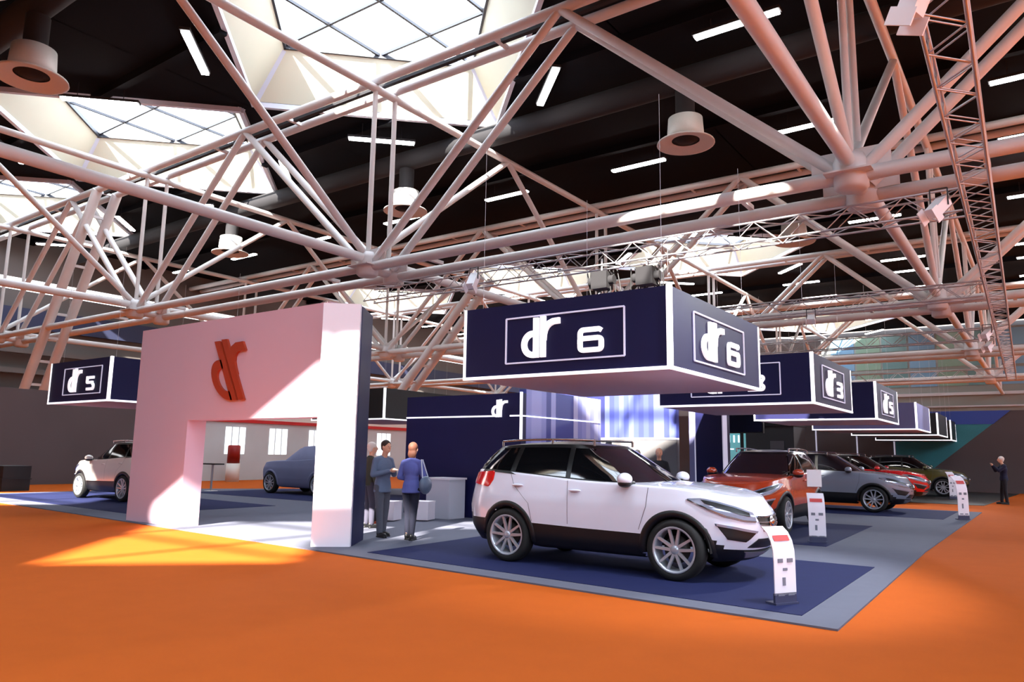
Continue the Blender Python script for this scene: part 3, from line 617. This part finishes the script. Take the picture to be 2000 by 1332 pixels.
def make_car(name, label, loc, rz, paint, D=SUVD, roofm=None, lower=None, detail=True, fog=None, rail=True, winmat=None, cat='car', rimm=None):
    t = thing(name, label, cat, loc, rz); C = CarShape(D); lower = lower or M_BLACK; win = winmat or M_GLASS; roofm = roofm or M_SATIN
    wr = D['arch']; WB = 1.305; zc = D['tyre']
    vs = [0, .04, .09, .14, .2, .26, .32, .38, .44, .5, .56, .62, .68, .74, .80, .85, .9, .94, .97, 1.0]
    rings = [[Vector(p) for p in C.ring(v)[0]] for v in vs]
    last = rings[-1]
    xc = -.05
    for q in (.965, .9, .8, .65, .5, .3, .12):
        r = []
        for p in last:
            x = xc+(p.x-xc)*q; y = p.y*q; z = C.top(x)+.055*(1-q*q)*(1 if x > .3 else .6); r.append(Vector((x, y, z)))
        rings.append(r)
    N = len(last); bod, low = MB(), MB()
    under = [Vector((p.x*.9, p.y*.86, ZB-.03)) for p in rings[0]]
    allr = [under]+rings
    for j in range(len(allr)-1):
        for i in range(N):
            q4 = [allr[j][i], allr[j][(i+1) % N], allr[j+1][(i+1) % N], allr[j+1][i]]; c = (q4[0]+q4[1]+q4[2]+q4[3])/4
            if abs(c.y) > .45 and min(math.hypot(c.x-WB, c.z-zc), math.hypot(c.x+WB, c.z-zc)) < wr-.055: continue
            lim = lerp([(-2.4, .66), (-1.85, .60), (-1.7, .56), (1.70, .55), (1.9, .44), (2.3, .40)], c.x) if D is SUVD else .3
            (low if c.z < lim and j < 14 else bod).add(q4, [(0, 1, 2, 3)], True)
    def weld(mb):
        d = {}; nv = []; mp = []
        for v in mb.v:
            k = (round(v[0], 4), round(v[1], 4), round(v[2], 4))
            if k not in d: d[k] = len(nv); nv.append(v)
            mp.append(d[k])
        nf = []; sm = []; mi = []
        for f, s_, m_ in zip(mb.f, mb.sm, mb.mi):
            g = [mp[i] for i in f]
            if len(set(g)) == len(g): nf.append(g); sm.append(s_); mi.append(m_)
        mb.v, mb.f, mb.sm, mb.mi = nv, nf, sm, mi
    weld(bod); weld(low)
    body = bod.build('body', paint, t); low.build('lower_cladding', lower, t)
    # door and panel seams, belt strip
    if detail:
        def seams(b):
            for s_ in (-1, 1):
                for xs in ([(.95, 1.14), (.93, .9), (.82, .6)], [(-.28, 1.19), (-.26, .9), (-.26, .6)], [(-1.28, 1.27), (-1.2, 1.1), (-.92, .85), (-.86, .6)]):
                    for (x0, z0), (x1, z1) in zip(xs, xs[1:]):
                        n = 5; r = []
                        for k in range(n+1):
                            x = x0+(x1-x0)*k/n; z = z0+(z1-z0)*k/n; y = sideX(C, x, z, .003)
                            r.append([Vector((x-.004, s_*y, z)), Vector((x+.004, s_*y, z))])
                        b.grid(r)
        one('panel_seams', mat('seam_grey', (90, 90, 100), .6), seams, t)
        for s_ in (-1, 1):
            for x, z in ((-1.12, 1.10), (-.14, 1.06)):
                y = sideX(C, x, z, .01); h = one('door_handle', paint, lambda b: (b.ell((x, s_*(y+.012), z), (.10, .022, .018)),), t)
    # wheel arches and wells
    for s_ in (-1, 1):
        for wx in (WB, -WB):
            def ar(b):
                rows_ = []
                for k in range(33):
                    a = R(-9+198*k/32); r = []
                    for q, o in ((wr-.10, -.10), (wr-.075, .012), (wr-.02, .018), (wr+.005, -.005)):
                        x, z = wx+q*math.cos(a), zc+q*math.sin(a); zz = max(z, ZB+.01); y = sideX(C, x, min(zz, C.top(x)), 0); r.append(Vector((x, s_*(y+o), z)))
                    rows_.append(r)
                b.grid(rows_)
            one('wheel_arch', lower, ar, t)
            one('wheel_well', M_TYRE, lambda b: [b.grid([[Vector((wx+q*math.cos(R(-2+184*k/24)), s_*y, zc+q*math.sin(R(-2+184*k/24)))) for q, y in ((0, .40), (wr-.03, .40), (wr-.04, .84))] for k in range(25)])], t)
            w = thing('wheel', None, None, (wx, s_*.80, zc)); w.parent = t
            tr, rr = D['tyre'], D['rim']; o = s_
            one('tyre', M_TYRE, lambda b: b.lathe([(rr, -.105), (rr+.03, -.12), (tr-.03, -.11), (tr, -.08), (tr, .08), (tr-.03, .11), (rr+.03, .12), (rr, .105)], axis='y', n=40), w)
            def rimf(b):
                b.lathe([(rr+.004, o*.112), (rr-.012, o*.118), (rr-.03, o*.09), (rr-.035, o*.0), (rr-.035, -o*.1)], axis='y', n=40)
                for k in range(5):
                    for dd in (-11, 11):
                        a = R(90+72*k); a2 = R(90+72*k+dd*1.35)
                        p0 = Vector((.045*math.cos(a+R(dd*2)), o*.075, .045*math.sin(a+R(dd*2)))); p1 = Vector(((rr-.02)*math.cos(a2), o*.10, (rr-.02)*math.sin(a2)))
                        d = (p1-p0).normalized(); sx = d.cross(Vector((0, 1, 0))).normalized()
                        b.add([p0+sx*.02, p0-sx*.02, p1-sx*.014, p1+sx*.014]+[p+Vector((0, -o*.03, 0)) for p in (p0+sx*.024, p0-sx*.024, p1-sx*.018, p1+sx*.018)], [(0, 1, 2, 3), (4, 5, 1, 0), (1, 5, 6, 2), (3, 2, 6, 7), (0, 3, 7, 4)])
                b.lathe([(0, o*.095), (.03, o*.095), (.055, o*.08), (.06, o*.05)], axis='y', n=20)
            one('rim', rimm or M_RIM, rimf, w)
            one('brake_disc', mat('brake_grey', (60, 56, 56), .5, metal=.5), lambda b: b.lathe([(0, o*.0), (rr*.6, o*.0), (rr*.6, -o*.03)], axis='y', n=28), w)
    # greenhouse
    G = D; RZ = D['roof']; hz = lambda x: RZ-.05*((x+.6)/1.2)**2
    def gp(u, v, off=0, N_=None):
        """u: angle parameter, v: 0 belt..1 roof"""
        e = v**1.05; xf = D['gf'][0]+(D['gf'][1]-D['gf'][0])*e; xr = D['gr'][0]+(D['gr'][1]-D['gr'][0])*v**1.5; w = D['gw'][0]+(D['gw'][1]-D['gw'][0])*v**1.25
        n = 4.2; c, s2 = math.cos(u), math.sin(u); xcc = (xf+xr)/2; a = (xf-xr)/2+off
        x = xcc+a*math.copysign(abs(c)**(2/n), c); yy = math.copysign(abs(s2)**(2/n), s2); y = (w+off)*yy
        if x > xcc: x -= .10*abs(yy)**2*((x-xcc)/a)**2
        zb = C.top(max(-2.05, min(.98, x)))-.03
        return Vector((x, y, zb+(hz(x)-zb)*v))
    K = 96; gr_ = []
    for v in (0, .15, .3, .45, .6, .75, .88, .96): gr_.append([gp(2*math.pi*i/K, v) for i in range(K)])
    top = [gp(2*math.pi*i/K, 1.0) for i in range(K)]; gm = MB(); gm.grid(gr_+[top], closed=True); gm.build('cabin', M_SATIN if roofm is not paint or D is SUVD else roofm, t) if not winmat else gm.build('cabin', winmat, t)
    xm = (D['gf'][1]+D['gr'][1])/2; rf = [top]
    for q in (.95, .8, .6, .35, .05): rf.append([Vector((xm+(p.x-xm)*q, p.y*q, hz(xm+(p.x-xm)*q)+D['crown']*(1-q*q))) for p in top])
    one('roof', roofm, lambda b: b.grid(rf, closed=True), t)
    def gside(x, v, off):
        # find y on the cabin side for a given x
        e = v**1.05; xf = D['gf'][0]+(D['gf'][1]-D['gf'][0])*e; xr = D['gr'][0]+(D['gr'][1]-D['gr'][0])*v**1.5; w = D['gw'][0]+(D['gw'][1]-D['gw'][0])*v**1.25
        xcc = (xf+xr)/2; a = (xf-xr)/2; k = min(.999, abs((x-xcc)/a)); y = w*(1-k**4.2)**(1/4.2); zb = C.top(max(-2.05, min(.98, x)))-.03
        return Vector((x, y+off, zb+(hz(x)-zb)*v))
    if not winmat or D is SUVD:
        for s_ in (-1, 1):
            for (b0, b1, t0, t1) in ((.62, -.25, .02, -.27), (-.33, -1.2, -.35, -1.15), (-1.3, -1.85, -1.24, -1.55)):
                def wf(b):
                    rows_ = []
                    for j in range(7):
                        v = .10+.80*j/6; q = j/6; rows_.append([(lambda P: Vector((P.x, s_*P.y, P.z)))(gside(b0+(t0-b0)*q+((b1+(t1-b1)*q)-(b0+(t0-b0)*q))*k/8, v, .007)) for k in range(9)])
                    b.grid(rows_)
                one('side_window', win, wf, t)
        one('windscreen', win, lambda b: b.grid([[gp(R(-52+104*k/16)*1.0, .06+.86*j/8, .006) for k in range(17)] for j in range(9)]), t)
        one('rear_window', win, lambda b: b.grid([[gp(R(180-48+96*k/16), .25+.6*j/6, .006) for k in range(17)] for j in range(7)]), t)
    if detail and D is SUVD:
        for s_ in (-1, 1):
            if rail: one('roof_rail', M_CHROME, lambda b: [b.tube((x0, s_*.60, hz(x0)+.07), (x1, s_*.60, hz(x1)+.07), .016, 8) for x0, x1 in zip([-1.6+.2*k for k in range(8)], [-1.4+.2*k for k in range(8)])]+[b.tube((x, s_*.60, hz(x)-.01), (x, s_*.60, hz(x)+.07), .018, 8) for x in (-1.6, -.7, 0)], t)
            mb_ = thing('mirror', None, None, (.66, s_*.97, 1.24)); mb_.parent = t
            one('shell', paint, lambda b: b.ell((0, 0, 0), (.10, .12, .085), 20, 12), mb_)
            one('mirror_base', M_BLACK, lambda b: (b.ell((0, 0, -.05), (.09, .11, .06), 16, 8), b.tube((.03, -s_*.06, -.05), (.05, -s_*.17, -.05), .028, 8)), mb_)
        # head lamps etc, p along the ring from the nose centre
        for s_ in (-1, 1):
            one('headlamp', M_LENS, lambda b: patch(C, b, [(.42, .83), (.60, .865), (.85, .90), (1.07, .905), (1.24, .88)], [(.42, .70), (.62, .69), (.85, .71), (1.06, .77), (1.25, .865)], .012, s_), t)
            one('lamp_core', M_SATIN, lambda b: patch(C, b, [(.50, .82), (.7, .855), (.9, .88), (1.08, .885)], [(.52, .76), (.7, .77), (.9, .80), (1.06, .84)], .018, s_), t)
            one('lamp_trim', M_CHROME, lambda b: patch(C, b, [(.42, .705), (.62, .695), (.85, .715), (1.06, .775), (1.25, .87)], [(.42, .685), (.62, .672), (.85, .69), (1.07, .752), (1.27, .855)], .018, s_), t)
            one('fog_recess', M_BLACK, lambda b: patch(C, b, [(.42, .50), (.95, .54)], [(.56, .33), (.80, .35)], .010, s_), t)
            one('fog_trim', M_LENS, lambda b: patch(C, b, [(.40, .535), (.70, .56), (.97, .575)], [(.42, .495), (.70, .52), (.96, .54)], .022, s_), t)
            if fog: one('fog_lamp', M_LAMPON, lambda b: (lambda P: b.ell((P.x, P.y*(1 if s_ < 0 else -1), P.z), (.03, .06, .06)))(C.surf(.72, .42, .02, 0)), t)
            # tail lamps: measured from the rear centre
            L9 = C.ring(.9)[1]
            one('tail_lamp', M_TAIL, lambda b: patch(C, b, [(L9/2-1.22, .985), (L9/2-1.0, .97), (L9/2-.6, .95)], [(L9/2-1.12, .86), (L9/2-.98, .76), (L9/2-.6, .80)], .014, s_), t)
        one('grille', M_BLACK, lambda b: (patch(C, b, [(0, .77), (.38, .77)], [(0, .60), (.33, .64)], .008, -1), patch(C, b, [(0, .77), (.38, .77)], [(0, .60), (.33, .64)], .008, 1)), t)
        one('grille_trim', M_CHROME, lambda b: [patch(C, b, [(0, v0), (.38, v0)], [(0, v0-.018), (.38, v0-.018)], .020, s_, m=2) for v0 in (.79, .70) for s_ in (-1, 1)]+[patch(C, b, [(0, .62), (.34, .655)], [(0, .595), (.34, .63)], .020, s_, m=2) for s_ in (-1, 1)], t)
        one('lower_intake', M_BLACK, lambda b: [patch(C, b, [(0, .40), (.36, .40)], [(0, .22), (.50, .24)], .010, s_) for s_ in (-1, 1)], t)
        one('skid_plate', mat('skid_silver', (150, 150, 158), .4, metal=.4), lambda b: [patch(C, b, [(0, .14), (.52, .17)], [(0, .04), (.40, .05)], .016, s_) for s_ in (-1, 1)], t)
        nx = C.surf(0, .69, .03, 0); one('badge', M_CHROME, lambda b: (b.lathe([(.0, 0), (.07, .0), (.085, -.01)], n=24, M=Matrix.Translation(nx) @ Matrix.Rotation(R(90), 4, 'Y')), b.ell((nx.x, 0, nx.z), (.02, .08, .05))), t)
        one('tow_cover', M_BLACK, lambda b: patch(C, b, [(.18, .555), (.26, .56)], [(.19, .525), (.25, .53)], .010, -1, m=2), t)
        one('wiper', M_BLACK, lambda b: [b.tube(gp(R(a0), .05, .02), gp(R(a1), .22, .03), .009, 6) for a0, a1 in ((-4, 40), (30, 50))], t)
        one('number_plate', M_PLATE, lambda b: b.box(-2.37, -2.35, -.26, .26, .72, .84), t)
    return t
P_WHITE = mat('white_car_paint', (222, 225, 240), .22, coat=1, spec=.5)
P_WHITE2 = mat('warm_white_car_paint', (214, 206, 200), .25, coat=1)
P_ORANGE = mat('orange_car_paint', (176, 58, 24), .25, coat=1)
P_SILVER = mat('silver_car_paint', (140, 148, 164), .28, metal=.35, coat=1)
P_RED = mat('red_car_paint', (205, 14, 22), .25, coat=1)
P_OLIVE = mat('olive_car_paint', (78, 74, 20), .3, coat=1)
P_COVER = mat('grey_cover_cloth', (122, 126, 158), .8, noise=.06, nscale=3)
make_car('suv', 'large white suv with dark windows on the front navy pad', (-5.235, 9.95, .026), 0, P_WHITE)
make_car('suv', 'orange suv facing the camera behind the white one', (-5.42, 17.62, .026), R(-90), P_ORANGE, fog=True)
make_car('suv', 'silver-grey suv facing right beyond the orange one', (-5.62, 25.45, .026), 0, P_SILVER)
make_car('suv', 'bright red car with dark roof beyond the silver one', (-5.9, 31.8, .026), R(0), P_RED)
make_car('suv', 'dark olive green car farthest back by the teal wall', (-5.2, 39.3, .026), R(0), P_OLIVE, lower=M_BLACK)
make_car('suv', 'white suv facing left, half hidden behind the portal leg', (-23.3, 12.2, .026), R(180), P_WHITE2)
make_car('covered_car', 'grey cloth-covered car facing left, seen through the portal opening', (-22.05, 18.3, .026), R(180), P_COVER, lower=P_COVER, roofm=P_COVER, winmat=P_COVER, detail=False)
# ------------------------------------------------------------------ people
def person(label, loc, rz, h, top, leg, hair, pose, hairlen=0, shoe=M_BLACK, coat_len=.86, bag=None, vox=.012, jacket=True, fem=False):
    """faces +y locally; pose: dict of shoulder/elbow/hand offsets"""
    t = thing('person', label, 'person', loc, rz); k = h/1.75; sw = .17 if fem else .195
    P = lambda x, y, z: Vector((x*k, y*k, z*k)); hd = pose.get('head', (0, .03)); hx, hy = hd
    def chain(b, pts, rads, n=12):
        for (a, ra), (c, rc) in zip(list(zip(pts, rads)), list(zip(pts, rads))[1:]):
            b.tube(P(*a), P(*c), ra*k, n, rc*k); b.ell(P(*c), (rc*k,)*3, 12, 8)
        b.ell(P(*pts[0]), (rads[0]*k,)*3, 12, 8)
    L, Rr = pose['L'], pose['R']     # (shoulder, elbow, wrist)
    fl, frr = pose.get('fl', (-.10, .0)), pose.get('fr', (.10, .04))
    def body(b):
        b.ell(P(hx, hy, 1.635), (.075*k, .098*k, .118*k), 20, 14)
        b.ell(P(hx, hy+.035, 1.585), (.052*k, .06*k, .065*k), 16, 10)
        b.ell(P(hx, hy+.105, 1.625), (.014*k, .026*k, .026*k), 10, 8)
        for s_ in (-1, 1): b.ell(P(hx+s_*.078, hy, 1.63), (.012*k, .022*k, .034*k), 10, 8)
        b.ell(P(hx, hy+.090, 1.578), (.026*k, .012*k, .010*k), 10, 6)
        b.tube(P(hx*.5, 0, 1.42), P(hx, hy, 1.58), .056*k, 14)
        b.ell(P(0, 0, 1.25), (.15*k, .095*k, .24*k)); b.ell(P(0, 0, .98), (.14*k, .10*k, .14*k))
        for s_, A in ((-1, L), (1, Rr)):
            chain(b, A, (.045, .036, .026))
            wv = Vector(A[2]); dv = (Vector(A[2])-Vector(A[1])).normalized(); sx = dv.cross(Vector((0, 0, 1))); sx = sx.normalized() if sx.length > .1 else Vector((1, 0, 0))
            palm = wv+dv*.05; b.ell(P(*palm), (.036*k, .036*k, .042*k), 12, 8)
            for q in range(4):
                b0 = palm+sx*(.024*(q-1.5)*.9)+dv*.03; b1 = b0+dv*(.042+.006*(1.5-abs(q-1.5))); b2 = b1+(dv*.6+Vector((0, .3, -.5))).normalized()*.028
                b.tube(P(*b0), P(*b1), .0095*k, 8); b.tube(P(*b1), P(*b2), .0085*k, 8); b.ell(P(*b2), (.0085*k,)*3, 8, 6)
            th = palm+sx*.03*s_*-1; th2 = th+(dv*.5+sx*-s_*.7).normalized()*.045; b.tube(P(*th), P(*th2), .011*k, 8); b.ell(P(*th2), (.011*k,)*3, 8, 6)
        for (fx, fy), s_ in ((fl, -1), (frr, 1)): chain(b, ((s_*.09, 0, .92), (fx*.95, fy*.4+.02, .50), (fx, fy-.02, .08)), (.075, .05, .036)); b.ell(P(fx, fy+.05, .05), (.035*k, .10*k, .035*k))
    def rem(o, v):
        m = o.modifiers.new('merge', 'REMESH'); m.mode = 'VOXEL'; m.voxel_size = v; m.use_smooth_shade = True
        s_ = o.modifiers.new('soften', 'SMOOTH'); s_.factor = .5; s_.iterations = 3
    ob = one('body', M_SKIN, body, t); rem(ob, vox*.62 if vox < .013 else vox)
    def hairf(b):
        b.ell(P(hx, hy-.022, 1.675), (.088*k, .105*k, .098*k), 20, 14); b.ell(P(hx, hy-.045, 1.62), (.078*k, .062*k, .07*k), 16, 10)
        if hairlen: b.ell(P(hx, hy-.06, 1.56-hairlen*.3), (.085*k, .05*k, (.08+hairlen)*k), 16, 12)
    ob = one('hair', hair, hairf, t); rem(ob, .012)
    one('eyes', M_BLACK, lambda b: [b.ell(P(hx+s_*.03, hy+.092, 1.645), (.010*k, .006*k, .006*k), 8, 6) for s_ in (-1, 1)], t)
    def coat_(b):
        b.ell(P(0, -.005, 1.27), ((sw+.0)*k, .125*k, .19*k), 20, 12); b.ell(P(0, 0, 1.12), ((.155 if not fem else .135)*k, .115*k, .2*k), 20, 12)
        zc_ = coat_len; b.lathe([(.0, 1.12*k), (.13*k, 1.10*k), (.16*k, 1.0*k), (.178*k, (zc_+.02)*k), (.17*k, zc_*k), (0, zc_*k)], n=20, M=Matrix.Diagonal((1.0, .80, 1, 1)))
        b.tube(P(hx*.3, -.01, 1.38), P(hx*.6, .0, 1.475), .085*k, 16, .066*k)
        for A in (L, Rr): chain(b, A[:2]+(tuple(Vector(A[1]).lerp(Vector(A[2]), .92)),), (.062, .056, .044)); b.tube(P(0, -.015, 1.425), P(A[0][0]*.95, -.01, A[0][2]+.005), .070*k, 14, .058*k)
    ob = one('jacket', top, coat_, t); rem(ob, vox)
    def legs_(b):
        b.ell(P(0, 0, .96), (.155*k, .115*k, .12*k), 20, 12)
        for (fx, fy), s_ in ((fl, -1), (frr, 1)): chain(b, ((s_*.082, 0, .90), (fx*.95, fy*.4+.02, .50), (fx, fy-.01, .10)), (.098, .070, .058 if not fem else .046))
    ob = one('trousers', leg, legs_, t); rem(ob, vox)
    for (fx, fy) in (fl, frr):
        sh = one('shoe', shoe, lambda b: (b.ell(P(fx, fy+.055, .045), (.046*k, .135*k, .042*k), 16, 10), b.ell(P(fx, fy-.03, .07), (.042*k, .055*k, .06*k), 12, 8), b.box((fx-.04)*k, (fx+.04)*k, (fy-.07)*k, (fy+.17)*k, 0, .022*k)), t); rem(sh, .01)
    return t
down = lambda s: ((s*.175, -.01, 1.385), (s*.245, -.02, 1.12), (s*.235, .06, .88))
fold = lambda s: ((s*.175, -.01, 1.385), (s*.25, .02, 1.13), (s*.05, .26, 1.20))
rz_to = lambda dx, dy: math.atan2(-dx, dy)
M_BJ = mat('blue_grey_wool', (98, 112, 138), .9, noise=.08, nscale=30); M_PJ = mat('periwinkle_jersey', (92, 100, 168), .9, noise=.06, nscale=30)
M_GT = mat('grey_trouser', (78, 80, 92), .9, noise=.06, nscale=30); M_DT = mat('dark_trouser', (22, 24, 44), .9, noise=.06, nscale=30)
M_HB = mat('brown_hair', (52, 34, 26), .7, noise=.2, nscale=60); M_HR = mat('auburn_hair', (104, 62, 46), .7, noise=.2, nscale=60); M_HG = mat('white_hair', (215, 205, 195), .7, noise=.1, nscale=60)
M_SUIT = mat('dark_suit', (20, 19, 28), .8, noise=.06, nscale=30); M_GRN = mat('dark_green_coat', (58, 62, 52), .9, noise=.08, nscale=20)
person('man in blue-grey jacket and grey trousers, head bowed, hands held together', (-10.22, 10.15, .021), rz_to(.95, -.1), 1.76, M_BJ, M_GT, M_HB, dict(head=(0, .07), L=fold(-1), R=fold(1), fl=(-.09, -.04), fr=(.10, .10)), coat_len=.80, vox=.011)
w = person('woman with auburn hair in a blue top and dark trousers, back to the camera', (-9.42, 10.08, .021), rz_to(-.35, .9), 1.72, M_PJ, M_DT, M_HR, dict(head=(0, .04), L=((-.155, -.01, 1.385), (-.235, .0, 1.13), (-.12, .22, 1.08)), R=((.155, -.01, 1.385), (.25, -.03, 1.13), (.20, .14, .98)), fl=(-.07, .06), fr=(.06, -.04)), hairlen=.02, coat_len=.84, vox=.011, fem=True)
t = thing('shoulder_bag', 'blue-grey leather bag hanging from the woman\'s shoulder', 'bag', (-9.08, 10.08, 1.12), R(10))
one('pouch', mat('bag_leather', (88, 104, 128), .4), lambda b: b.ell((0, 0, -.12), (.085, .17, .16), 20, 12), t); one('strap', mat('pale_strap', (190, 200, 220), .5), lambda b: (b.tube((0, -.1, -.02), (-.09, -.02, .33), .012, 8), b.tube((0, .1, -.02), (-.09, .02, .33), .012, 8)), t)
person('person in dark green coat partly hidden behind the navy pillar side', (-11.55, 11.1, .021), rz_to(.4, 1), 1.74, M_GRN, mat('slate_trouser', (60, 58, 74), .9), M_HG, dict(L=down(-1), R=down(1)), vox=.014)
person('bald person in dark suit beside the tower, nearer the tower edge', (-8.0, 17.6, .021), rz_to(.45, -.9), 1.74, M_SUIT, M_SUIT, M_SKIN, dict(L=down(-1), R=fold(1)), vox=.016)
person('fair-haired person in dark suit, left of the other suited person', (-8.75, 17.9, .021), rz_to(.6, -.6), 1.70, M_SUIT, M_SUIT, M_HG, dict(L=fold(-1), R=fold(1)), vox=.016)
person('person in black photographing from the orange aisle at far right', (-1.42, 33.9, .0), rz_to(-.9, -.3), 1.76, mat('navy_jumper', (26, 30, 58), .9), M_SUIT, M_HG, dict(head=(0, .06), L=((-.2, 0, 1.40), (-.22, .2, 1.22), (-.06, .34, 1.42)), R=((.2, 0, 1.40), (.22, .2, 1.22), (.06, .34, 1.42)), fl=(-.12, 0), fr=(.13, .1)), vox=.02)
person('small dark figure standing behind the covered car in the portal opening', (-26.3, 22.3, .0), rz_to(.5, -1), 1.70, M_SUIT, M_SUIT, M_HB, dict(L=down(-1), R=fold(1)), vox=.02)
tag(one('equipment_case', M_BLACK, lambda b: (b.box(0, 1.6, 0, .9, 0, .88), b.box(-.03, 1.63, -.03, .93, .4, .44)), loc=(-31.6, 11.2, 0)), 'black equipment case at the left edge on the orange carpet', 'case')
